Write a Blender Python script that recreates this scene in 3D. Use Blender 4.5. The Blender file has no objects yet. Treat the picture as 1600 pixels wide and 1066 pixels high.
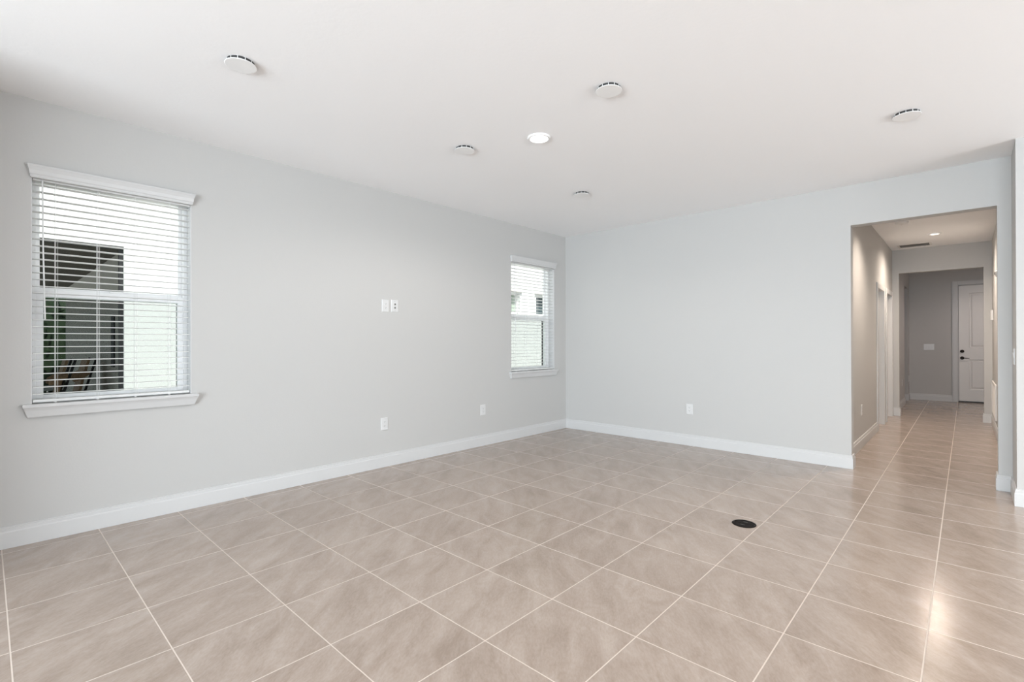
import bpy, bmesh, math, random
from mathutils import Vector, Matrix
random.seed(7)
R = math.radians
PI = math.pi
scn = bpy.context.scene
col = scn.collection

# ------------------------------------------------------------------ camera
CH = 1.274                                   # eye height
cam_d = bpy.data.cameras.new('camera')
cam_d.sensor_width = 36.0
cam_d.sensor_fit = 'HORIZONTAL'
cam_d.lens = 764.508 / 1600 * 36.0
cam_d.clip_start = 0.02
cam_d.clip_end = 200
cam = bpy.data.objects.new('camera', cam_d)
col.objects.link(cam)
yaw, pit, rol = 0.748029, 0.002637, -0.0022505
Fv = Vector((-math.sin(yaw) * math.cos(pit), math.cos(yaw) * math.cos(pit), math.sin(pit)))
Rv = Vector((math.cos(yaw), math.sin(yaw), 0))
Uv = Rv.cross(Fv)
R2 = Rv * math.cos(rol) + Uv * math.sin(rol)
U2 = -Rv * math.sin(rol) + Uv * math.cos(rol)
M = Matrix(((R2.x, U2.x, -Fv.x, 0), (R2.y, U2.y, -Fv.y, 0), (R2.z, U2.z, -Fv.z, CH), (0, 0, 0, 1)))
cam.matrix_world = M
scn.camera = cam

# ------------------------------------------------------------------ exposure
vs = scn.view_settings
vs.view_transform = 'Standard'
vs.look = 'None'
vs.gamma = 1.0
vs.use_curve_mapping = False
vs.exposure = 0.06

# ------------------------------------------------------------------ sky and sun
wd = bpy.data.worlds.new('sky')
scn.world = wd
wd.use_nodes = True
bg = wd.node_tree.nodes['Background']
bg.inputs[0].default_value = (0.86, 0.93, 1.0, 1)
bg.inputs[1].default_value = 1.3
sd = bpy.data.lights.new('sun', 'SUN')
sd.energy = 7.8
sd.angle = R(1.0)
sd.color = (1.0, 0.97, 0.92)
so = bpy.data.objects.new('sun', sd)
col.objects.link(so)
so.rotation_euler = Vector((-0.47, 0.10, -0.88)).to_track_quat('-Z', 'Y').to_euler()

# room dimensions (camera stands over the origin)
XL, YB, H = -4.377, 5.894, 2.84
YR = -5.50                                   # wall behind the camera
XR = 5.5


def area(name, loc, direction, sx, sy, power, color, spread=180):
    d = bpy.data.lights.new(name, 'AREA')
    d.shape = 'RECTANGLE'
    d.size, d.size_y = sx, sy
    d.energy = power
    d.color = color
    d.spread = R(spread)
    o = bpy.data.objects.new(name, d)
    col.objects.link(o)
    o.location = loc
    o.rotation_euler = Vector(direction).to_track_quat('-Z', 'Z').to_euler()
    return o


# daylight entering by the sliding glass doors behind the camera; plus an added fill light from the unseen right side
area('daylight_sliding_door', (-0.25, YR - 0.02, 1.22), (0, 1, 0.22), 5.9, 2.38, 690, (0.82, 0.92, 1.0))
area('right_side_fill', (XR + 0.02, 3.5, 1.22), (-1, 0.05, 0.25), 3.6, 2.3, 244, (0.88, 0.945, 1.0))


# ------------------------------------------------------------------ materials
def new_mat(name):
    m = bpy.data.materials.new(name)
    m.use_nodes = True
    nt = m.node_tree
    return m, nt, nt.nodes['Principled BSDF']


def plain(name, color, rough=0.5, metal=0.0, bump=0.0, scale=60, spec=0.5, vary=0.0):
    m, nt, p = new_mat(name)
    p.inputs['Base Color'].default_value = (*color, 1)
    p.inputs['Roughness'].default_value = rough
    p.inputs['Metallic'].default_value = metal
    p.inputs['Specular IOR Level'].default_value = spec
    tc = nt.nodes.new('ShaderNodeTexCoord')
    nz = nt.nodes.new('ShaderNodeTexNoise')
    nz.inputs['Scale'].default_value = scale
    nz.inputs['Detail'].default_value = 3
    nt.links.new(tc.outputs['Object'], nz.inputs['Vector'])
    if bump:
        b = nt.nodes.new('ShaderNodeBump')
        b.inputs['Strength'].default_value = bump
        b.inputs['Distance'].default_value = 0.004
        nt.links.new(nz.outputs['Fac'], b.inputs['Height'])
        nt.links.new(b.outputs['Normal'], p.inputs['Normal'])
    if vary:
        mx = nt.nodes.new('ShaderNodeMixRGB')
        mx.inputs[1].default_value = (*[c * (1 - vary) for c in color], 1)
        mx.inputs[2].default_value = (*[min(1, c * (1 + vary)) for c in color], 1)
        nt.links.new(nz.outputs['Fac'], mx.inputs[0])
        nt.links.new(mx.outputs[0], p.inputs['Base Color'])
    return m


M_wall = plain('wall paint', (0.520, 0.515, 0.503), 0.62, bump=0.12, scale=90, spec=0.3)
M_ceil = plain('ceiling paint', (0.92, 0.92, 0.925), 0.8, bump=0.16, scale=38, spec=0.2)
M_trim = plain('white trim paint', (0.60, 0.60, 0.597), 0.38, spec=0.4)
M_vinyl = plain('white window vinyl', (0.93, 0.93, 0.93), 0.35)
M_slat = plain('white blind slats', (0.72, 0.72, 0.71), 0.4)
M_plate = plain('white plastic', (0.66, 0.66, 0.655), 0.3)
M_disc = plain('white painted cover', (0.86, 0.86, 0.855), 0.5)
M_slot = plain('dark slot', (0.03, 0.03, 0.03), 0.6)
M_hole = plain('grey socket recess', (0.30, 0.30, 0.29), 0.6)
M_black = plain('black painted metal', (0.010, 0.008, 0.007), 0.6, 0.0, spec=0.10, vary=0.4, scale=200)
M_dgrey = plain('dark grey metal', (0.06, 0.055, 0.05), 0.45, spec=0.3)
M_bronze = plain('oil rubbed bronze', (0.035, 0.028, 0.024), 0.35, 0.8)
M_door = plain('white door paint', (0.78, 0.77, 0.75), 0.42)
M_vent = plain('white vent enamel', (0.78, 0.77, 0.75), 0.4)
M_duct = plain('duct dark', (0.05, 0.045, 0.04), 0.8)
M_stucco = plain('white stucco', (0.83, 0.84, 0.83), 0.9, bump=0.04, scale=60)
M_frame = plain('dark bronze window frame', (0.02, 0.02, 0.022), 0.5)
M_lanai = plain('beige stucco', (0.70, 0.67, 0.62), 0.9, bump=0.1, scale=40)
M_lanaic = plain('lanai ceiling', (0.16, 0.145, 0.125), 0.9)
M_darkg = plain('dark glass', (0.05, 0.075, 0.08), 0.08)
M_pale = plain('pale green shade', (0.42, 0.50, 0.42), 0.7)
M_tanwood = plain('tan wood', (0.42, 0.26, 0.15), 0.5, vary=0.35, scale=25)
M_blackw = plain('black metal tube', (0.02, 0.02, 0.022), 0.45)
M_bluef = plain('grey blue cushion cloth', (0.32, 0.36, 0.46), 0.9, vary=0.2)
M_leaf = plain('dark green leaves', (0.040, 0.068, 0.030), 0.6, vary=0.5, scale=8)
M_bark = plain('bark', (0.12, 0.09, 0.06), 0.9, vary=0.4)
M_ground = plain('pale gravel between the houses', (0.45, 0.44, 0.42), 0.95, vary=0.2, scale=30)
M_pfloor = plain('patio pavers', (0.46, 0.44, 0.41), 0.9, vary=0.2, scale=8)
M_patio = plain('concrete patio', (0.48, 0.46, 0.43), 0.9, vary=0.15, scale=6)


def emitter(name, color, strength):
    m = bpy.data.materials.new(name)
    m.use_nodes = True
    nt = m.node_tree
    nt.nodes.clear()
    o = nt.nodes.new('ShaderNodeOutputMaterial')
    e = nt.nodes.new('ShaderNodeEmission')
    e.inputs[0].default_value = (*color, 1)
    e.inputs[1].default_value = strength
    nt.links.new(e.outputs[0], o.inputs[0])
    return m


M_lens = emitter('lit lens', (1.0, 0.98, 0.95), 6.0)
M_lensw = emitter('lit warm lens', (1.0, 0.90, 0.78), 6.0)


def clear_pane(name, tint, refl):
    m = bpy.data.materials.new(name)
    m.use_nodes = True
    nt = m.node_tree
    nt.nodes.clear()
    o = nt.nodes.new('ShaderNodeOutputMaterial')
    t = nt.nodes.new('ShaderNodeBsdfTransparent')
    t.inputs[0].default_value = (*tint, 1)
    g = nt.nodes.new('ShaderNodeBsdfGlossy')
    g.inputs['Roughness'].default_value = 0.25
    mx = nt.nodes.new('ShaderNodeMixShader')
    lw = nt.nodes.new('ShaderNodeLayerWeight')
    lw.inputs[0].default_value = refl
    nt.links.new(lw.outputs['Fresnel'], mx.inputs[0])
    nt.links.new(t.outputs[0], mx.inputs[1])
    nt.links.new(g.outputs[0], mx.inputs[2])
    nt.links.new(mx.outputs[0], o.inputs[0])
    return m


M_glass = clear_pane('window glass', (0.96, 0.98, 0.97), 0.05)


def screen_mat():
    m = bpy.data.materials.new('insect screen mesh')
    m.use_nodes = True
    nt = m.node_tree
    nt.nodes.clear()
    o = nt.nodes.new('ShaderNodeOutputMaterial')
    t = nt.nodes.new('ShaderNodeBsdfTransparent')
    t.inputs[0].default_value = (0.74, 0.755, 0.755, 1)
    nt.links.new(t.outputs[0], o.inputs[0])
    return m


M_screen = screen_mat()

TX, TY, TS = -0.1281, 2.8339, 0.46034        # a grout crossing and the tile pitch


def tile_mat():
    m, nt, p = new_mat('beige porcelain tile')
    N, Lk = nt.nodes.new, nt.links.new

    def math_(op, a, b=None, c=None):
        n = N('ShaderNodeMath')
        n.operation = op
        for i, v in enumerate((a, b, c)):
            if v is None:
                continue
            if isinstance(v, (int, float)):
                n.inputs[i].default_value = v
            else:
                Lk(v, n.inputs[i])
        return n.outputs[0]

    tc = N('ShaderNodeTexCoord')
    sep = N('ShaderNodeSeparateXYZ')
    Lk(tc.outputs['Object'], sep.inputs[0])
    u = math_('DIVIDE', math_('SUBTRACT', sep.outputs[0], TX), TS)
    v = math_('DIVIDE', math_('SUBTRACT', sep.outputs[1], TY), TS)
    fu, fv = math_('FRACT', u), math_('FRACT', v)
    iu, iv = math_('FLOOR', u), math_('FLOOR', v)
    du = math_('MINIMUM', fu, math_('SUBTRACT', 1.0, fu))
    dv = math_('MINIMUM', fv, math_('SUBTRACT', 1.0, fv))
    dmin = math_('MINIMUM', du, dv)
    half = 0.0024 / TS
    gm = N('ShaderNodeMapRange')
    gm.inputs['From Min'].default_value = half * 0.75
    gm.inputs['From Max'].default_value = half * 1.35
    gm.inputs['To Min'].default_value = 1.0
    gm.inputs['To Max'].default_value = 0.0
    Lk(dmin, gm.inputs['Value'])
    grout = gm.outputs[0]
    # per tile random
    cmb = N('ShaderNodeCombineXYZ')
    Lk(iu, cmb.inputs[0])
    Lk(iv, cmb.inputs[1])
    wn = N('ShaderNodeTexWhiteNoise')
    wn.noise_dimensions = '3D'
    Lk(cmb.outputs[0], wn.inputs['Vector'])
    # streak coordinates: rotate, stretch, shift by tile
    loc = N('ShaderNodeCombineXYZ')
    Lk(math_('SUBTRACT', fu, 0.5), loc.inputs[0])
    Lk(math_('SUBTRACT', fv, 0.5), loc.inputs[1])
    sepc = N('ShaderNodeSeparateXYZ')
    Lk(wn.outputs['Color'], sepc.inputs[0])
    turn = math_('ADD', math_('MULTIPLY', math_('FLOOR', math_('MULTIPLY', sepc.outputs[0], 1.999)), PI), math_('MULTIPLY_ADD', sepc.outputs[1], R(26), R(38)))
    vr = N('ShaderNodeVectorRotate')
    vr.rotation_type = 'Z_AXIS'
    Lk(loc.outputs[0], vr.inputs['Vector'])
    Lk(turn, vr.inputs['Angle'])
    mp = N('ShaderNodeVectorMath')
    mp.operation = 'MULTIPLY'
    Lk(vr.outputs[0], mp.inputs[0])
    mp.inputs[1].default_value = (0.8, 2.1, 1)
    sh = N('ShaderNodeVectorMath')
    sh.operation = 'MULTIPLY_ADD'
    Lk(wn.outputs['Color'], sh.inputs[0])
    sh.inputs[1].default_value = (13, 17, 9)
    Lk(mp.outputs[0], sh.inputs[2])
    n1 = N('ShaderNodeTexNoise')
    n1.inputs['Scale'].default_value = 2.0
    n1.inputs['Detail'].default_value = 7
    n1.inputs['Roughness'].default_value = 0.62
    n1.inputs['Distortion'].default_value = 0.6
    Lk(sh.outputs[0], n1.inputs['Vector'])
    n2 = N('ShaderNodeTexNoise')
    n2.inputs['Scale'].default_value = 24
    n2.inputs['Detail'].default_value = 5
    n2.inputs['Roughness'].default_value = 0.7
    Lk(sh.outputs[0], n2.inputs['Vector'])
    f = math_('ADD', math_('MULTIPLY', n1.outputs['Fac'], 0.64), math_('MULTIPLY', n2.outputs['Fac'], 0.36))
    f = math_('ADD', f, math_('MULTIPLY', math_('SUBTRACT', wn.outputs['Value'], 0.5), 0.05))
    rp = N('ShaderNodeValToRGB')
    e = rp.color_ramp.elements
    e[0].position, e[0].color = 0.34, (0.292, 0.230, 0.188, 1)
    e[1].position, e[1].color = 0.68, (0.455, 0.385, 0.334, 1)
    mid = e.new(0.5)
    mid.color = (0.372, 0.303, 0.256, 1)
    Lk(f, rp.inputs[0])
    mx = N('ShaderNodeMixRGB')
    mx.inputs[2].default_value = (0.64, 0.555, 0.49, 1)
    Lk(grout, mx.inputs[0])
    Lk(rp.outputs[0], mx.inputs[1])
    Lk(mx.outputs[0], p.inputs['Base Color'])
    rr = N('ShaderNodeMapRange')
    rr.inputs['To Min'].default_value = 0.19
    rr.inputs['To Max'].default_value = 0.7
    Lk(grout, rr.inputs['Value'])
    Lk(rr.outputs[0], p.inputs['Roughness'])
    p.inputs['Specular IOR Level'].default_value = 0.5
    hgt = math_('ADD', math_('MULTIPLY', grout, -1.0), math_('MULTIPLY', n2.outputs['Fac'], 0.10))
    b = N('ShaderNodeBump')
    b.inputs['Strength'].default_value = 0.45
    b.inputs['Distance'].default_value = 0.0018
    Lk(hgt, b.inputs['Height'])
    Lk(b.outputs['Normal'], p.inputs['Normal'])
    return m


M_tile = tile_mat()


# ------------------------------------------------------------------ helpers
class MB:
    """collects shapes for one mesh"""

    def __init__(self):
        self.bm = bmesh.new()

    def box(self, x0, x1, y0, y1, z0, z1):
        v = [self.bm.verts.new(c) for c in
             ((x0, y0, z0), (x1, y0, z0), (x1, y1, z0), (x0, y1, z0), (x0, y0, z1), (x1, y0, z1), (x1, y1, z1), (x0, y1, z1))]
        for f in ((3, 2, 1, 0), (4, 5, 6, 7), (0, 1, 5, 4), (1, 2, 6, 5), (2, 3, 7, 6), (3, 0, 4, 7)):
            self.bm.faces.new([v[i] for i in f])
        return self

    def rings(self, rings, cap=True, closed=True):
        """loft between successive rings (lists of points of equal length)"""
        vr = [[self.bm.verts.new(p) for p in r] for r in rings]
        n = len(vr[0])
        for a, b in zip(vr[:-1], vr[1:]):
            for i in range(n if closed else n - 1):
                j = (i + 1) % n
                self.bm.faces.new((a[i], a[j], b[j], b[i]))
        if cap:
            self.bm.faces.new(list(reversed(vr[0])))
            self.bm.faces.new(vr[-1])
        return self

    def lathe(self, prof, n=40, c=(0, 0, 0), axis='Z', cap=True):
        rs = []
        for r, z in prof:
            ring = []
            for i in range(n):
                a = 2 * PI * i / n
                p = (r * math.cos(a), r * math.sin(a), z)
                if axis == 'X':
                    p = (p[2], p[0], p[1])
                elif axis == 'Y':
                    p = (p[1], p[2], p[0])
                ring.append((p[0] + c[0], p[1] + c[1], p[2] + c[2]))
            rs.append(ring)
        return self.rings(rs, cap)

    def tube(self, pts, r, n=10):
        pts = [Vector(p) for p in pts]
        rs = []
        rad = r if isinstance(r, (list, tuple)) else [r] * len(pts)
        for i, p in enumerate(pts):
            d = (pts[min(i + 1, len(pts) - 1)] - pts[max(i - 1, 0)]).normalized()
            up = Vector((0, 0, 1)) if abs(d.z) < 0.9 else Vector((1, 0, 0))
            a = d.cross(up).normalized()
            b = a.cross(d).normalized()
            rs.append([p + rad[i] * (math.cos(2 * PI * k / n) * a + math.sin(2 * PI * k / n) * b) for k in range(n)])
        return self.rings(rs)

    def build(self, name, mat, parent=None, bevel=0.0, smooth=False):
        bmesh.ops.recalc_face_normals(self.bm, faces=self.bm.faces[:])
        me = bpy.data.meshes.new(name)
        self.bm.to_mesh(me)
        self.bm.free()
        me.materials.append(mat)
        if smooth:
            for pl in me.polygons:
                pl.use_smooth = True
            me.set_sharp_from_angle(angle=R(35))
        o = bpy.data.objects.new(name, me)
        col.objects.link(o)
        if parent is not None:
            o.parent = parent
        if bevel:
            md = o.modifiers.new('edge', 'BEVEL')
            md.width = bevel
            md.segments = 2
            md.limit_method = 'ANGLE'
        return o


def tag(o, label, cat, group=None, kind=None):
    o['label'] = label
    o['category'] = cat
    if group:
        o['group'] = group
    if kind:
        o['kind'] = kind
    return o


def struct(o, label=None, cat=None):
    o['kind'] = 'structure'
    if label:
        o['label'] = label
        o['category'] = cat
    return o


def empty(name, loc=(0, 0, 0), rz=0):
    o = bpy.data.objects.new(name, None)
    o.empty_display_size = 0.05
    col.objects.link(o)
    o.location = loc
    o.rotation_euler = (0, 0, rz)
    return o


def dup(root, loc, rz=None, label=None, group=None):
    def cp(o, parent):
        c = o.copy()
        col.objects.link(c)
        c.parent = parent
        for ch in list(o.children):
            cp(ch, c)
        return c
    r = cp(root, None)
    r.location = loc
    if rz is not None:
        r.rotation_euler = (0, 0, rz)
    if label:
        r['label'] = label
    if group:
        r['group'] = group
    return r


# ------------------------------------------------------------------ the room shell
def slab(name, boxes, mat, label, cat):
    mb = MB()
    for b in boxes:
        mb.box(*b)
    return struct(mb.build(name, mat), label, cat)


W1 = (0.200, 1.084, 0.875, 2.400)            # window openings in the left wall: y0 y1 z0 z1
W2 = (4.700, 5.620, 0.875, 2.400)
JL, JR, JH = -0.843, 0.199, 2.436            # wide opening in the back wall
YB2 = 6.02
HL, HR = -0.93, 0.30                         # hallway walls
YE, YE2 = 10.65, 10.77                       # wall across the end of the hallway
EL, ER, EH = -0.84, 0.205, 2.44
FLx, YF = -0.92, 13.87                       # foyer walls
D1 = (8.65, 9.40)
D2 = (9.72, 10.50)
DH = 2.06
XO = XL - 0.22

slab('floor', [(XO, XR + 0.2, YR - 0.2, YF + 0.12, -0.12, 0)], M_tile, 'beige square tile floor with pale grout lines', 'floor')
slab('ceiling', [(XO, XR + 0.2, YR - 0.2, YF + 0.12, H, H + 0.2)], M_ceil, 'white lightly textured ceiling over room and hallway', 'ceiling')
slab('wall_left', [
    (XO, XL, YR - 0.2, W1[0], 0, H), (XO, XL, W1[0], W1[1], 0, W1[2]), (XO, XL, W1[0], W1[1], W1[3], H),
    (XO, XL, W1[1], W2[0], 0, H), (XO, XL, W2[0], W2[1], 0, W2[2]), (XO, XL, W2[0], W2[1], W2[3], H),
    (XO, XL, W2[1], YB2, 0, H)], M_wall, 'long light grey wall with two windows', 'wall')
slab('wall_back', [
    (XL, JL, YB, YB2, 0, H), (JL, JR, YB, YB2, JH, H), (JR, 0.285, YB, YB2, 0, H)], M_wall,
    'light grey end wall with the hallway opening', 'wall')
slab('wall_right', [(0.285, XR + 0.2, 5.42, YB2, 0, H)], M_wall, 'light grey wall stepping forward at right edge', 'wall')
slab('wall_rear', [
    (XL, -3.25, YR - 0.2, YR, 0, H), (-3.25, 2.75, YR - 0.2, YR, 2.44, H), (2.75, XR + 0.2, YR - 0.2, YR, 0, H)], M_wall,
    'wall with the sliding door opening', 'wall')
slab('shade_stub', [(XL, -3.66, -0.62, -0.47, 0, H)], M_wall, 'unseen wall stub added to shade the near left wall', 'wall')  # out of view, added to throw shade along the left wall
slab('wall_kitchen', [
    (XR, XR + 0.2, YR, 1.7, 0, H), (XR, XR + 0.2, 1.7, 5.3, 2.44, H), (XR, XR + 0.2, 5.3, 5.42, 0, H)], M_wall,
    'far kitchen side wall with opening added for the fill light', 'wall')  # unseen opening, placed to suit the added fill light
slab('wall_hall_left', [
    (HL - 0.12, HL, YB2, D1[0], 0, H), (HL - 0.12, HL, D1[0], D1[1], DH, H), (HL - 0.12, HL, D1[1], D2[0], 0, H),
    (HL - 0.12, HL, D2[0], D2[1], DH, H), (HL - 0.12, HL, D2[1], YE2, 0, H)], M_wall, 'hallway wall with two white doorways', 'wall')
slab('wall_hall_right', [(HR, HR + 0.12, YB2, YE, 0, H)], M_wall, 'hallway wall seen edge-on at the right', 'wall')
slab('wall_hall_end', [
    (HL, EL, YE, YE2, 0, H), (EL, ER, YE, YE2, EH, H), (ER, 1.52, YE, YE2, 0, H)], M_wall, 'wall with opening at the hallway end', 'wall')
S0, S1, SH = 12.75, 13.50, 2.41
slab('wall_foyer_left', [
    (FLx - 0.12, FLx, YE2, S0, 0, H), (FLx - 0.12, FLx, S0, S1, SH, H), (FLx - 0.12, FLx, S1, YF, 0, H)], M_wall,
    'foyer side wall with a narrow opening', 'wall')
slab('wall_foyer_back', [
    (FLx - 0.12, -0.125, YF, YF + 0.12, 0, H), (-0.125, 0.805, YF, YF + 0.12, 2.45, H), (0.805, 1.52, YF, YF + 0.12, 0, H)], M_wall,
    'grey foyer wall around the front door', 'wall')
slab('wall_foyer_right', [(1.40, 1.52, YE2, YF, 0, H)], M_wall, 'foyer wall hidden behind the hallway end', 'wall')
slab('wall_closet', [
    (-2.3, -2.2, 12.2, YF, 0, H), (-2.2, FLx - 0.12, 12.2, 12.3, 0, H), (-2.2, FLx - 0.12, YF - 0.1, YF, 0, H)], M_wall,
    'closet walls beyond the narrow foyer opening', 'wall')
slab('wall_outer', [(0.42, 0.5, YB2, YE, 0, H), (-2.3, -2.2, YB2, 12.2, 0, H), (0.805, 1.52, YF + 0.12, YF + 0.16, 0, H), (-0.2, 0.9, YF + 0.1, YF + 0.13, 0, H)],
     M_wall, 'outer faces of the hallway partitions', 'wall')

# ------------------------------------------------------------------ baseboards
BH = 0.135
PROF = [(0.0, 0.0), (0.0150, 0.0), (0.0150, 0.098), (0.0135, 0.103), (0.0105, 0.106), (0.0105, 0.122), (0.0085, 0.124),
        (0.0085, 0.127), (0.0100, 0.130), (0.0085, 0.134), (0.006, 0.135), (0.0, 0.135)]


def run(points, names):
    """white moulded baseboard along a polyline, mitred; the room lies on the right hand"""
    P = [Vector((p[0], p[1])) for p in points]
    dirs = [(b - a).normalized() for a, b in zip(P[:-1], P[1:])]
    nor = [Vector((d.y, -d.x)) for d in dirs]
    mit = []
    for i in range(len(P)):
        if i == 0:
            mit.append(nor[0])
        elif i == len(P) - 1:
            mit.append(nor[-1])
        else:
            s = nor[i - 1] + nor[i]
            mit.append(s / (1 + nor[i - 1].dot(nor[i])))
    out = {}
    for k, nm in enumerate(names):
        mb = out.setdefault(nm, MB())
        rs = []
        for i in (k, k + 1):
            rs.append([(P[i].x + d * mit[i].x, P[i].y + d * mit[i].y, z + 0.0005) for d, z in PROF])
        mb.rings(rs)
    for nm, mb in out.items():
        struct(mb.build(nm, M_trim), 'white moulded baseboard', 'baseboard')


run([(XL, -0.47), (XL, YB), (JL, YB), (JL, YB2), (HL, YB2), (HL, D1[0] - 0.075)],
    ['baseboard_left', 'baseboard_back', 'baseboard_back', 'baseboard_back', 'baseboard_hall_left'])
run([(HL, D2[1] + 0.075), (HL, YE), (EL, YE), (EL, YE2), (FLx, YE2), (FLx, S0), (FLx - 0.12, S0)],
    ['baseboard_hall_end'] * 3 + ['baseboard_foyer_left'] * 3)
run([(FLx - 0.12, S1), (FLx, S1), (FLx, YF), (-0.215, YF)], ['baseboard_foyer_back'] * 3)
run([(ER, YE2), (ER, YE), (HR, YE), (HR, YB2), (JR, YB2), (JR, YB), (0.285, YB), (0.285, 5.42), (XR, 5.42)],
    ['baseboard_hall_stub', 'baseboard_hall_stub', 'baseboard_hall_right', 'baseboard_hall_right', 'baseboard_jamb',
     'baseboard_jamb', 'baseboard_right', 'baseboard_right'])


# ------------------------------------------------------------------ windows
def ring_boxes(mb, x0, x1, y0, y1, z0, z1, w, wb=None, wt=None):
    wb = w if wb is None else wb
    wt = w if wt is None else wt
    mb.box(x0, x1, y0, y0 + w, z0, z1)
    mb.box(x0, x1, y1 - w, y1, z0, z1)
    mb.box(x0, x1, y0 + w, y1 - w, z0, z0 + wb)
    mb.box(x0, x1, y0 + w, y1 - w, z1 - wt, z1)
    return mb


def moulding(y0, y1, xw, steps):
    """moulded strip on the left wall with shaped ends: steps = (z, projection, overhang)"""
    mb = MB()
    mb.rings([[(xw, y0 - o, z), (xw + p, y0 - o, z), (xw + p, y1 + o, z), (xw, y1 + o, z)] for z, p, o in steps])
    return mb


def window(n, W, label):
    y0, y1, z0, z1 = W
    root = struct(empty('window_%d' % n, (XL, (y0 + y1) / 2, z0)), label, 'window')
    oy, oz = (y0 + y1) / 2, z0
    a, b = y0 - oy, y1 - oy
    t = z1 - oz
    zs = 0.010
    # drywall return lined in white
    mb = MB()
    mb.box(-0.20, -0.001, a, a + 0.005, zs, t)
    mb.box(-0.20, -0.001, b - 0.005, b, zs, t)
    mb.box(-0.20, -0.001, a + 0.005, b - 0.005, t - 0.005, t)
    mb.build('window_jamb', M_trim, root)
    a2, b2 = a + 0.005, b - 0.005
    fr = MB()
    ring_boxes(fr, -0.195, -0.10, a2, b2, zs, t - 0.005, 0.024)
    fr.build('window_frame', M_vinyl, root, bevel=0.002)
    gy0, gy1 = a2 + 0.024, b2 - 0.024
    zm = 1.612 - oz                          # middle of the meeting rails
    us = MB()
    ring_boxes(us, -0.180, -0.150, gy0, gy1, zm - 0.03, t - 0.029, 0.020, 0.066, 0.028)
    u = us.build('upper_sash', M_vinyl, root, bevel=0.002)
    MB().box(-0.167, -0.163, gy0 + 0.018, gy1 - 0.018, zm + 0.034, t - 0.055).build('pane', M_glass, u)
    ls = MB()
    ring_boxes(ls, -0.143, -0.110, gy0, gy1, zs + 0.024, zm + 0.018, 0.036, 0.022, 0.046)
    l = ls.build('lower_sash', M_vinyl, root, bevel=0.002)
    MB().box(-0.129, -0.125, gy0 + 0.034, gy1 - 0.034, zs + 0.044, zm - 0.026).build('pane', M_glass, l)
    lk = MB()
    lk.box(-0.112, -0.100, -0.035, 0.035, zm + 0.018, zm + 0.028)
    lk.build('sash_lock', M_vinyl, l, bevel=0.002)
    sc = MB()
    ring_boxes(sc, -0.192, -0.184, gy0 + 0.010, gy1 - 0.010, zs + 0.026, zm + 0.0, 0.018, 0.015, 0.020)
    s = sc.build('insect_screen', M_frame, root)
    MB().box(-0.1885, -0.1875, gy0 + 0.026, gy1 - 0.026, zs + 0.038, zm - 0.018).build('screen_mesh', M_screen, s)
    # sill board with a moulded apron under it
    sb = MB()
    sb.box(-0.20, 0.0, a + 0.0005, b - 0.0005, 0.0, zs)
    sill = sb.build('window_sill', M_trim, root)
    steps = [(-0.075, 0.020, 0.012), (-0.070, 0.024, 0.016), (-0.030, 0.036, 0.029), (-0.022, 0.040, 0.032), (-0.012, 0.046, 0.036),
             (-0.009, 0.050, 0.038), (0.006, 0.052, 0.039), (0.010, 0.050, 0.037)]
    moulding(a, b, 0.0, steps).build('sill_apron', M_trim, sill)
    return root


window(1, W1, 'large near window with dark patio beyond it')
window(2, W2, 'far window beside the room corner')


# ------------------------------------------------------------------ blinds
def blind(W, label, cords, wand_y):
    y0, y1, z0, z1 = W
    root = tag(empty('window_blind', (XL, (y0 + y1) / 2, z0)), label, 'blind', 'white horizontal window blinds')
    oy = (y0 + y1) / 2
    a, b = y0 - oy + 0.008, y1 - oy - 0.008
    zz = lambda z: z - z0
    hr = MB().box(-0.072, -0.012, a, b, zz(2.325), zz(2.385))
    hr.build('headrail', M_slat, root)
    steps = [(zz(2.334), 0.018, -0.004), (zz(2.336), 0.024, 0.002), (zz(2.343), 0.026, 0.005), (zz(2.349), 0.024, 0.004), (zz(2.353), 0.025, 0.006),
             (zz(2.358), 0.029, 0.008), (zz(2.380), 0.033, 0.010), (zz(2.398), 0.041, 0.015), (zz(2.407), 0.046, 0.018), (zz(2.414), 0.046, 0.018), (zz(2.416), 0.043, 0.016)]
    moulding(y0 - oy, y1 - oy, 0.0, steps).build('valance', M_trim, root)
    sl = MB()
    z = 2.304
    while z > 0.925:
        # gently crowned slat, nearly level
        pr = []
        for k in range(5):
            t = k / 4
            x = -0.066 + 0.050 * t
            pr.append((x, zz(z) + 0.0022 * (1 - (2 * t - 1) ** 2) + 0.001 * (t - 0.5)))
        pro = pr + [(x, h - 0.0034) for x, h in reversed(pr)]
        sl.rings([[(x, a + 0.001, h) for x, h in pro], [(x, b - 0.001, h) for x, h in pro]])
        z -= 0.0438
    sl.build('slats', M_slat, root)
    br = MB()
    br.box(-0.068, -0.014, a, b, zz(0.892), zz(0.910))
    br.build('bottom_rail', M_slat, root, bevel=0.003)
    for c in cords:
        cb = MB()
        for x in (-0.0135, -0.0690):
            cb.box(x - 0.0008, x + 0.0008, c - oy - 0.0011, c - oy + 0.0011, zz(0.905), zz(2.33))
        cb.box(-0.042, -0.0405, c - oy + 0.012, c - oy + 0.0135, zz(0.905), zz(2.33))
        cd = cb.build('ladder_cord', M_slat, root)
        MB().lathe([(0.0, zz(0.886)), (0.006, zz(0.886)), (0.008, zz(0.889)), (0.008, zz(0.8925))], 14, (-0.018, c - oy, 0)).build('cord_button', M_slat, cd, smooth=True)
    wb = MB()
    wb.tube([(-0.004, wand_y - oy, zz(2.33)), (-0.003, wand_y - oy + 0.003, zz(1.9)), (0.000, wand_y - oy + 0.012, zz(1.43))], 0.0042, 8)
    wb.build('tilt_wand', M_plate, root, smooth=True)
    return root


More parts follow.
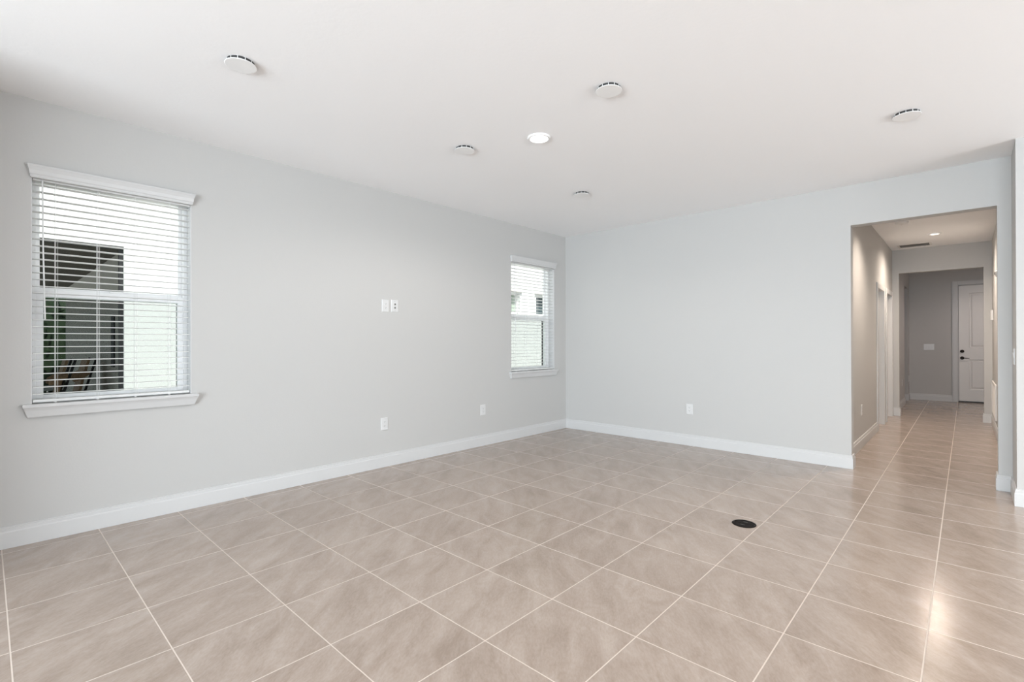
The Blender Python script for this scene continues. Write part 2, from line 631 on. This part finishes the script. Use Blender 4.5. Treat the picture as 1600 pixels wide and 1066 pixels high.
blind(W1, 'white blind with long tilt wand on the near window', (0.317, 0.531, 0.741, 0.946), 0.254)
blind(W2, 'white blind on the far window beside the corner', (4.82, 5.04, 5.27, 5.50), 4.775)


# ------------------------------------------------------------------ doors along the hallway
def casing(y0, y1, zt, w, x0, x1, mb):
    mb.box(x0, x1, y0 - w, y0, 0.0, zt + w)
    mb.box(x0, x1, y1, y1 + w, 0.0, zt + w)
    mb.box(x0, x1, y0, y1, zt, zt + w)


def hall_door(n, D, label):
    root = struct(empty('door_%d' % n, (HL, (D[0] + D[1]) / 2, 0)), label, 'door')
    oy = (D[0] + D[1]) / 2
    a, b = D[0] - oy, D[1] - oy
    mb = MB()
    casing(a + 0.018, b - 0.018, DH - 0.018, 0.075, 0.0, 0.016, mb)
    mb.build('door_casing', M_trim, root, bevel=0.003)
    jb = MB()
    jb.box(-0.119, 0.0, a, a + 0.018, 0.0, DH)
    jb.box(-0.119, 0.0, b - 0.018, b, 0.0, DH)
    jb.box(-0.119, 0.0, a + 0.018, b - 0.018, DH - 0.018, DH)
    jb.build('door_jamb', M_trim, root)
    sl = MB().box(-0.116, -0.081, a + 0.021, b - 0.021, 0.008, DH - 0.021)
    slab_ = sl.build('door_slab', M_door, root, bevel=0.002)
    pn = MB()
    for z0, z1 in ((0.20, 0.92), (1.05, 1.90)):
        ring_boxes(pn, -0.0812, -0.077, a + 0.13, b - 0.13, z0, z1, 0.02)
    pn.build('panel_moulding', M_door, slab_)
    return root


hall_door(1, D1, 'nearer white doorway in the hallway left wall')
hall_door(2, D2, 'farther white doorway in the hallway left wall')

# front door
fd = struct(empty('door_3', (-0.12, YF, 0)), 'white two-panel front door at end of hallway', 'door')
mb = MB()
mb.box(-0.095, -0.004, -0.018, 0.0, 0, 2.535)
mb.box(0.922, 1.015, -0.018, 0.0, 0, 2.535)
mb.box(-0.004, 0.922, -0.018, 0.0, 2.45, 2.535)
mb.box(-0.080, -0.016, -0.023, -0.018, 0, 2.52)
mb.box(-0.004, 0.922, -0.023, -0.018, 2.465, 2.52)
mb.build('door_casing', M_trim, fd, bevel=0.003)
mb = MB()
mb.box(-0.004, 0.003, 0.0, 0.11, 0.02, 2.449)
mb.box(0.915, 0.922, 0.0, 0.11, 0.02, 2.449)
mb.box(0.003, 0.915, 0.0, 0.11, 2.443, 2.449)
mb.build('door_jamb', M_trim, fd)
MB().box(0.0, 0.918, 0.002, 0.118, 0.0, 0.018).build('threshold', M_bronze, fd)
PX0, PX1 = 0.168, 0.75
PZ = ((0.27, 0.895), (1.14, 2.275))


def panel_door():
    mb = MB()
    x0, x1, z0, z1 = 0.010, 0.908, 0.028, 2.438
    mb.box(x0, PX0, 0.030, 0.074, z0, z1)
    mb.box(PX1, x1, 0.030, 0.074, z0, z1)
    zz = [z0, PZ[0][0], PZ[0][1], PZ[1][0], PZ[1][1], z1]
    for i in (0, 2, 4):
        mb.box(PX0, PX1, 0.030, 0.074, zz[i], zz[i + 1])
    return mb


slab3 = panel_door().build('door_slab', M_door, fd)
for a, b in PZ:
    mb = MB()
    q = lambda i, y: [(PX0 + i, y, a + i), (PX1 - i, y, a + i), (PX1 - i, y, b - i), (PX0 + i, y, b - i)]
    mb.rings([q(0.0, 0.030), q(0.008, 0.044), q(0.030, 0.044), q(0.048, 0.034), q(0.052, 0.034)], cap=False)
    i = 0.052
    mb.bm.faces.new([mb.bm.verts.new(p) for p in q(i, 0.034)])
    mb.build('raised_panel', M_door, slab3)
mb = MB()
mb.lathe([(0.0, -0.002), (0.012, -0.002), (0.024, 0.004), (0.031, 0.012), (0.033, 0.022), (0.033, 0.0295)], 24, (0.060, 0, 1.065), 'Y')
mb.build('deadbolt', M_bronze, fd, smooth=True)
mb = MB()
mb.lathe([(0.0, -0.020), (0.011, -0.020), (0.013, 0.0), (0.022, 0.010), (0.032, 0.014), (0.033, 0.0295)], 24, (0.060, 0, 0.925), 'Y')
hd = mb.build('lever_handle', M_bronze, fd, smooth=True)
mb = MB()
mb.tube([(0.060, -0.018, 0.925), (0.085, -0.030, 0.925), (0.125, -0.032, 0.922), (0.170, -0.028, 0.918)], [0.010, 0.010, 0.008, 0.006], 10)
mb.build('lever', M_bronze, hd, smooth=True)


# ------------------------------------------------------------------ plates on the walls (built facing +X, back at x = 0)
def rounded_plate(w, h, d):
    mb = MB()
    q = lambda i, x: [(x, -w / 2 + i, -h / 2 + i), (x, w / 2 - i, -h / 2 + i), (x, w / 2 - i, h / 2 - i), (x, -w / 2 + i, h / 2 - i)]
    mb.rings([q(0, 0.0), q(0, d * 0.4), q(0.004, d)])
    return mb


def make_outlet():
    r = empty('wall_outlet')
    rounded_plate(0.084, 0.128, 0.006).build('cover_plate', M_plate, r)
    for s in (1, -1):
        zc = s * 0.0195
        f = MB()
        pts = []
        for k in range(28):
            t = 2 * PI * k / 28
            pts.append((0.0172 * math.cos(t), max(-0.0142, min(0.0142, 0.0172 * math.sin(t)))))
        f.rings([[(0.005, y, zc + z) for y, z in pts], [(0.0078, y * 0.98, zc + z * 0.98) for y, z in pts]])
        so_ = f.build('socket', M_plate, r)
        sm = MB()
        sm.box(0.0076, 0.0080, -0.0078, -0.0056, zc - 0.001, zc + 0.0075)
        sm.box(0.0076, 0.0080, 0.0056, 0.0078, zc - 0.001, zc + 0.0065)
        sm.lathe([(0.0026, 0.0076), (0.0026, 0.0080)], 10, (0, 0, zc - 0.0075), 'X')
        sm.build('slots', M_slot, so_)
    MB().lathe([(0.003, 0.005), (0.003, 0.0068)], 12, (0, 0, 0), 'X').build('screw', M_plate, r)
    return r


out = make_outlet()
out.location = (XL, 2.789, 0.440)
GO = 'white duplex wall outlets'
tag(out, 'white outlet low on long wall, below the wall plates pair', 'outlet', GO)
dup(out, (XL, 4.186, 0.440), 0, 'white outlet low on long wall, just before the far window', GO)
dup(out, (-2.494, YB, 0.448), -PI / 2, 'white outlet low on the end wall, left of the hallway opening', GO)
dup(out, (HL, 7.21, 0.445), 0, 'white outlet low on hallway wall before the first doorway', GO)
dup(out, (FLx, 12.25, 0.46), 0, 'white outlet low on foyer wall, seen edge-on before narrow opening', GO)
dup(out, (FLx, 13.70, 0.46), 0, 'white outlet low in the foyer corner, seen edge-on', GO)

# the pair of plates at television height
pr_ = empty('wall_outlet', (XL, 2.803, 1.652))
tag(pr_, 'white power outlet at television height, left plate of the pair', 'outlet', 'television wall plates')
for ch in list(out.children):
    c = ch.copy()
    col.objects.link(c)
    c.parent = pr_
    for g in ch.children:
        d = g.copy()
        col.objects.link(d)
        d.parent = c
cp = tag(empty('cable_plate', (XL, 2.914, 1.656)), 'white cable plate with two jacks, right plate of the pair', 'wall plate', 'television wall plates')
rounded_plate(0.084, 0.128, 0.006).build('cover_plate', M_plate, cp)
for zc in (0.017, -0.019):
    j = MB().lathe([(0.0115, 0.005), (0.0115, 0.0085), (0.010, 0.0095)], 20, (0, 0, zc), 'X').build('jack', M_hole, cp, smooth=True)
    MB().lathe([(0.0045, 0.0095), (0.0045, 0.0140)], 12, (0, 0, zc), 'X').build('connector', M_slot, j)
for zc in (0.048, -0.048):
    MB().lathe([(0.003, 0.005), (0.003, 0.0068)], 12, (0, 0, zc), 'X').build('screw', M_hole, cp)


def switch(name, gangs, loc, rz, label):
    r = tag(empty(name, loc, rz), label, 'light switch')
    w = 0.070 + 0.046 * (gangs - 1) + 0.012
    rounded_plate(w, 0.128, 0.006).build('cover_plate', M_plate, r)
    for k in range(gangs):
        yc = (k - (gangs - 1) / 2) * 0.046
        mb = MB()
        mb.rings([[(0.005, yc - 0.0165, -0.033), (0.005, yc + 0.0165, -0.033), (0.005, yc + 0.0165, 0.033), (0.005, yc - 0.0165, 0.033)],
                  [(0.0062, yc - 0.016, -0.0325), (0.0062, yc + 0.016, -0.0325), (0.0095, yc + 0.016, 0.0325), (0.0095, yc - 0.016, 0.0325)]])
        mb.build('rocker', M_plate, r)
    return r


switch('light_switch', 3, (-0.588, YF, 1.152), -PI / 2, 'white triple light switch on the grey foyer wall')
switch('light_switch', 2, (0.285, 5.63, 1.150), PI, 'white light switch on the side of the projecting wall')

# hallway right wall: chime box, round sensor, return grille (all nearly edge-on)
ch_ = tag(empty('door_chime', (HR, 10.30, 1.665), PI), 'small white door chime box high on the hallway right wall', 'door chime')
rounded_plate(0.10, 0.15, 0.028).build('chime_cover', M_plate, ch_, bevel=0.004)
MB().box(0.0282, 0.0290, -0.03, 0.03, -0.05, -0.043).build('grille', M_hole, ch_)
sn = tag(empty('wall_sensor', (HR, 8.70, 2.13), PI), 'small round sensor high on the hallway right wall', 'sensor')
MB().lathe([(0.045, 0.0), (0.045, 0.014), (0.036, 0.024), (0.015, 0.028)], 28, (0, 0, 0), 'X').build('sensor_base', M_vent, sn, smooth=True)
MB().lathe([(0.020, 0.026), (0.018, 0.033), (0.008, 0.038)], 20, (0, 0, 0), 'X').build('sensor_eye', M_hole, sn, smooth=True)
rg = tag(empty('return_grille', (HR, 9.85, 0.44), PI), 'white return air grille low on hallway right wall', 'vent')
mb = MB()
ring_boxes(mb, 0.0, 0.016, -0.62, 0.62, -0.24, 0.24, 0.03)
mb.build('grille_frame', M_vent, rg, bevel=0.002)
mb = MB()
for k in range(20):
    z = -0.20 + k * 0.021
    mb.rings([[(0.002, y, z), (0.003, y, z + 0.001), (0.013, y, z - 0.009), (0.012, y, z - 0.010)] for y in (-0.59, 0.59)])
mb.build('slats', M_vent, rg)
MB().box(0.0005, 0.0015, -0.59, 0.59, -0.21, 0.21).build('duct_backing', M_duct, rg)


# ------------------------------------------------------------------ things on the ceiling (built hanging from z = 0 downwards)
def make_cover():
    r = empty('ceiling_cover')
    MB().lathe([(0.000, -0.0215), (0.0740, -0.0215), (0.0770, -0.0215), (0.0792, -0.0207), (0.080, -0.0192), (0.0795, -0.0178), (0.0770, -0.0170), (0.0740, -0.0170), (0.0, -0.0170)], 56, cap=False).build('cover_disc', M_disc, r, smooth=True)
    collar = MB().lathe([(0.070, 0.0), (0.070, -0.0168)], 48).build('dark_collar', M_slot, r, smooth=True)
    for k in range(12):
        t = 2 * PI * k / 12
        c, s = math.cos(t), math.sin(t)
        ring = []
        for z in (0.0, -0.0168):
            ring.append([(0.068 * c + 0.0014 * s, 0.068 * s - 0.0014 * c, z), (0.0720 * c + 0.0014 * s, 0.0720 * s - 0.0014 * c, z),
                         (0.0720 * c - 0.0014 * s, 0.0720 * s + 0.0014 * c, z), (0.068 * c - 0.0014 * s, 0.068 * s + 0.0014 * c, z)])
        MB().rings(ring).build('spacer_tab', M_disc, collar)
    return r


GC = 'round white cover plates on the ceiling'
cv = make_cover()
cv.location = (-2.961, 0.971, H)
tag(cv, 'round white ceiling cover plate nearest the large near window', 'ceiling cover', GC)
dup(cv, (-2.962, 2.635, H), 0, 'round white ceiling cover plate just left of the lit downlight', GC)
dup(cv, (-2.956, 4.269, H), 0, 'farthest round white ceiling cover plate, nearest the room corner', GC)
dup(cv, (-1.610, 2.617, H), 0, 'round white ceiling cover plate above and right of the lit downlight', GC)
dup(cv, (-0.293, 4.309, H), 0, 'round white ceiling cover plate nearest the hallway opening', GC)


def spot(name, parent, power, color, size=150, blend=0.6, radius=0.07, z=-0.03):
    d = bpy.data.lights.new(name, 'SPOT')
    d.energy = power
    d.color = color
    d.spot_size = R(size)
    d.spot_blend = blend
    d.shadow_soft_size = radius
    o = bpy.data.objects.new(name, d)
    col.objects.link(o)
    o.location = (0, 0, z)
    o.parent = parent
    return o


def downlight(loc, label, lens, power, color, r=0.088, size=150, blend=0.6):
    root = tag(empty('recessed_light', loc), label, 'ceiling light', 'lit recessed downlights')
    MB().lathe([(r, 0.0), (r, -0.006), (r - 0.004, -0.0125), (r - 0.012, -0.0145), (r - 0.018, -0.0130), (r - 0.026, -0.0010)], 48, cap=False).build('trim_ring', M_disc, root, smooth=True)
    MB().lathe([(0.0, -0.0030), (r - 0.036, -0.0030), (r - 0.0255, -0.0018)], 40, cap=False).build('lens', lens, root, smooth=True)
    spot('downlight_glow', root, power, color, size, blend)
    return root


WARM = (1.0, 0.85, 0.72)
downlight((-2.389, 2.884, H), 'lit recessed downlight in the living room ceiling', M_lens, 64, (1.0, 0.95, 0.90), size=168, blend=0.4)
downlight((-0.33, 9.38, H), 'lit recessed downlight in the hallway ceiling', M_lensw, 160, WARM, 0.075, 160, 1.0)


def hidden_lamp(name, loc, power, color, size=150, blend=0.6):
    d = bpy.data.lights.new(name, 'SPOT')
    d.energy = power
    d.color = color
    d.spot_size = R(size)
    d.spot_blend = blend
    d.shadow_soft_size = 0.10
    o = bpy.data.objects.new(name, d)
    col.objects.link(o)
    o.location = loc


hidden_lamp('hall_downlight_near', (-0.33, 6.95, H - 0.03), 140, WARM, 136, 0.85)
hidden_lamp('kitchen_downlight', (1.7, 1.2, H - 0.03), 100, (1.0, 0.82, 0.63))
hidden_lamp('kitchen_downlight', (1.7, 3.4, H - 0.03), 75, (1.0, 0.82, 0.63))
hidden_lamp('kitchen_downlight', (3.9, 2.3, H - 0.03), 100, (1.0, 0.82, 0.63))

hidden_lamp('foyer_fill', (0.95, 12.3, H - 0.03), 72, (1.0, 0.86, 0.80), 165, 0.5)  # unseen lamp added to brighten the foyer

sm = tag(empty('smoke_detector', (-0.61, 8.18, H)), 'white round smoke detector on hallway ceiling, half hidden by header', 'smoke detector')
MB().lathe([(0.068, 0.0), (0.068, -0.012), (0.060, -0.026), (0.040, -0.034), (0.0, -0.035)], 40, cap=False).build('detector_body', M_disc, sm, smooth=True)
MB().lathe([(0.012, -0.034), (0.010, -0.039), (0.0, -0.039)], 16, cap=False).build('test_button', M_vent, sm, smooth=True)

vt = tag(empty('ceiling_vent', (-0.61, 10.29, H)), 'white ceiling air vent with white louvers over a dark backing at hallway end', 'vent')
mb = MB()
x, y = 0.215, 0.155
for b in ((-x, x, -y, -y + 0.03), (-x, x, y - 0.03, y), (-x, -x + 0.03, -y + 0.03, y - 0.03), (x - 0.03, x, -y + 0.03, y - 0.03)):
    mb.box(b[0], b[1], b[2], b[3], -0.004, 0.0)
mb.build('vent_frame', M_vent, vt, bevel=0.001)
mb = MB()
for k in range(3):
    yy = -0.070 + k * 0.066
    mb.rings([[(xx, yy, -0.0038), (xx, yy + 0.008, -0.0038), (xx, yy + 0.010, -0.0013), (xx, yy + 0.003, -0.0013)] for xx in (-0.185, 0.185)])
mb.build('louvers', M_vent, vt)
MB().box(-0.185, 0.185, -0.125, 0.125, -0.0012, -0.0002).build('duct_backing', M_duct, vt)  # dark sheet painted in for the shade between the louvers

# ------------------------------------------------------------------ round floor outlet
fo = tag(empty('floor_outlet', (-1.142, 3.612, 0)), 'round black floor outlet cover set in the tile floor', 'floor outlet')
MB().lathe([(0.078, 0.0002), (0.0775, 0.003), (0.074, 0.0048), (0.066, 0.0048), (0.064, 0.0034), (0.064, 0.0002)], 56, cap=False).build('cover_ring', M_black, fo, smooth=True)
for s in (1, -1):
    mb = MB()
    pts = [(0.0625 * math.cos(t), s * (0.0022 + 0.0605 * math.sin(t))) for t in [PI * k / 24 for k in range(25)]]
    mb.rings([[(a, b, 0.0003) for a, b in pts], [(a, b, 0.0036) for a, b in pts]])
    ld = mb.build('flip_lid', M_black, fo, bevel=0.0006)
    mb = MB()
    mb.box(-0.014, 0.014, s * 0.030 - 0.0035, s * 0.030 + 0.0035, 0.0036, 0.0052)
    mb.build('finger_tab', M_dgrey, ld)
for t in (0, PI):
    MB().lathe([(0.004, 0.0040), (0.004, 0.0056), (0.0, 0.0058)], 12, (0.069 * math.cos(t), 0.069 * math.sin(t), 0), cap=False).build('screw', M_dgrey, fo)

# ------------------------------------------------------------------ outside: the neighbouring house
XN = XL - 3.0
slab('ground', [(-24, XO - 0.01, -12, 18, -0.2, -0.06)], M_ground, 'strip of pale gravel between the houses', 'ground')
slab('patio', [(-6, XR + 4, -11, YR - 0.21, -0.2, -0.02)], M_patio, 'concrete patio outside the sliding door', 'patio')

nh = tag(empty('neighbor_house', (XN, 4.0, 0)), 'white stucco neighbouring house seen through both windows', 'house')


def NB(mb, x0, x1, y0, y1, z0, z1):
    return mb.box(x0 - XN, x1 - XN, y0 - 4.0, y1 - 4.0, z0, z1)


OY0, OY1, OZ1 = -1.7, 1.134, 2.43
wins = [(7.45, 8.215), (8.785, 9.55)]
WZ0, WZ1 = 1.915, 2.36
mb = MB()
NB(mb, XN - 0.2, XN, -5, OY0, -0.1, 4.2)
NB(mb, XN - 0.2, XN, OY0, OY1, OZ1, 4.2)
NB(mb, XN - 0.2, XN, OY1, 7.45, -0.1, 4.2)
NB(mb, XN - 0.2, XN, 7.45, 9.55, -0.1, WZ0)
NB(mb, XN - 0.2, XN, 7.45, 9.55, WZ1, 4.2)
NB(mb, XN - 0.2, XN, 8.215, 8.785, WZ0, WZ1)
NB(mb, XN - 0.2, XN, 9.55, 14, -0.1, 4.2)
mb.build('stucco_wall', M_stucco, nh)
mb = MB()
NB(mb, XN - 7.0, XN - 0.2, 1.20, 1.40, -0.1, 2.46)
pw = mb.build('patio_wall', M_lanai, nh)
mb = MB()
NB(mb, XN - 1.28, XN - 1.06, 1.185, 1.20, 0.95, 1.66)
mb.build('slim_window', M_frame, pw)
mb = MB()
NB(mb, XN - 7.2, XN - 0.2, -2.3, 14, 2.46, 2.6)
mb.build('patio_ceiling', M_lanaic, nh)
mb = MB()
NB(mb, XN - 7.2, XN - 0.2, -5, 1.2, -0.1, 0.0)
mb.build('patio_floor', M_pfloor, nh)
mb = MB()
for b in ((OY0, OY0 + 0.045, 0.0, OZ1), (OY1 - 0.040, OY1, 0.0, OZ1), (OY0, OY1, OZ1 - 0.03, OZ1), (OY0, OY1, 0.0, 0.05), (-0.30, -0.255, 0.05, OZ1 - 0.03)):
    NB(mb, XN - 0.11, XN - 0.05, *b)
sf = mb.build('screen_frame', M_frame, nh)
mb = MB()
NB(mb, XN - 0.081, XN - 0.079, OY0 + 0.04, OY1 - 0.035, 0.045, OZ1 - 0.025)
mb.build('screen_mesh', M_screen, sf)
for (a, b) in wins:
    mb = MB()
    for q in ((a, a + 0.03, WZ0, WZ1), (b - 0.03, b, WZ0, WZ1), (a, b, WZ0, WZ0 + 0.025), (a, b, WZ1 - 0.025, WZ1)):
        NB(mb, XN - 0.15, XN - 0.07, *q)
    wf = mb.build('small_window', M_vinyl, nh)
    mb = MB()
    NB(mb, XN - 0.13, XN - 0.11, a + 0.03, (a + b) / 2 + 0.24, WZ0 + 0.02, WZ1 - 0.02)
    mb.build('pane', M_darkg, wf)
    mb = MB()
    NB(mb, XN - 0.13, XN - 0.108, (a + b) / 2 + 0.22, b - 0.03, WZ0 + 0.02, WZ1 - 0.02)
    mb.build('shade', M_pale, wf)
    mb = MB()
    NB(mb, XN, XN + 0.03, a - 0.06, b + 0.06, WZ1 + 0.035, WZ1 + 0.075)
    mb.build('window_brow', M_lanai, wf)


# chairs standing folded back on the neighbour's patio
def make_chair():
    r = empty('patio_chair')
    for s in (-1, 1):
        xx = 0.22 * s
        MB().tube([(xx, 0.0, 0.0), (xx, 0.12, 0.44), (xx, 0.29, 1.06)], 0.015, 8).build('back_post', M_blackw, r, smooth=True)
        MB().tube([(xx, -0.36, 0.0), (xx, -0.33, 0.44)], 0.014, 8).build('front_leg', M_blackw, r, smooth=True)
        mb = MB()
        rs = []
        for y, w, h in ((0.03, 0.012, 0.020), (0.045, 0.030, 0.040), (0.085, 0.036, 0.052), (0.14, 0.034, 0.050), (0.175, 0.026, 0.040), (0.215, 0.012, 0.026)):
            rs.append([(xx + w * math.cos(2 * PI * k / 14), y, 0.80 + (y - 0.1) * 0.5 + h * math.sin(2 * PI * k / 14)) for k in range(14)])
        mb.rings(rs)
        mb.build('arm_end', M_tanwood, r, smooth=True)
    mb = MB()
    mb.rings([[(-0.20, y - 0.020, z), (0.20, y - 0.020, z), (0.20, y + 0.012, z), (-0.20, y + 0.012, z)] for y, z in ((0.09, 0.47), (0.155, 0.80), (0.215, 1.05))])
    mb.build('back_panel', M_tanwood, r)
    MB().box(-0.205, 0.205, -0.36, 0.10, 0.40, 0.46).build('seat', M_bluef, r, bevel=0.015)
    return r


c1 = make_chair()
c1.location = (-8.80, 0.523, 0.0)
tag(c1, 'wooden patio chair outside near window, left of the two', 'chair', 'patio chairs of the neighbouring house')
dup(c1, (-9.35, 0.79, 0.0), R(3), 'wooden patio chair outside near window, right one against pale wall')

tb = tag(empty('patio_table', (-10.15, 0.42, 0.0)), 'low pale patio table with dark legs beyond the chairs, outside near window', 'table')
MB().box(-0.25, 0.25, -0.42, 0.42, 0.575, 0.625).build('table_top', M_stucco, tb, bevel=0.006)
for sx in (-0.2, 0.2):
    for sy in (-0.36, 0.36):
        MB().box(sx - 0.02, sx + 0.02, sy - 0.02, sy + 0.02, 0.0, 0.575).build('leg', M_blackw, tb)

# dark shrubs past the end of that patio
def shrub(loc, h, w, label):
    r = tag(empty('garden_shrub', loc), label, 'shrub', 'garden shrubs behind the patio')
    mb = MB()
    for k in range(520):
        t = random.random() * 2 * PI
        u = random.uniform(-1, 1)
        rr = random.uniform(0.75, 1.0)
        c = Vector((math.cos(t) * math.sqrt(1 - u * u) * w * rr, math.sin(t) * math.sqrt(1 - u * u) * w * rr, h * 0.42 + u * h * 0.46 * rr))
        a = Vector((random.gauss(0, 1), random.gauss(0, 1), random.gauss(0, 1))).normalized()
        b = a.cross(Vector((random.gauss(0, 1), random.gauss(0, 1), random.gauss(0, 1)))).normalized()
        s = random.uniform(0.07, 0.14)
        mb.bm.faces.new([mb.bm.verts.new(c + p) for p in (a * s, b * s * 0.5, -a * s, -b * s * 0.5)])
    mb.build('foliage', M_leaf, r)
    MB().tube([(0, 0, -0.06), (0.02, 0, h * 0.4), (0, 0.03, h * 0.8)], [0.05, 0.04, 0.02], 8).build('trunk', M_bark, r)
    MB().lathe([(0.0, h * 0.01), (w * 0.7, h * 0.05), (w * 0.8, h * 0.4), (w * 0.6, h * 0.66), (0.0, h * 0.82)], 16, cap=False).build('inner_growth', M_leaf, r, smooth=True)
    return r


shrub((XN - 8.6, -0.9, 0), 4.2, 1.25, 'tall dark shrub outside near window, behind its left window frame')
shrub((XN - 8.9, 1.35, 0), 4.3, 1.0, 'dense dark green shrub beyond the patio chairs, outside the near window')
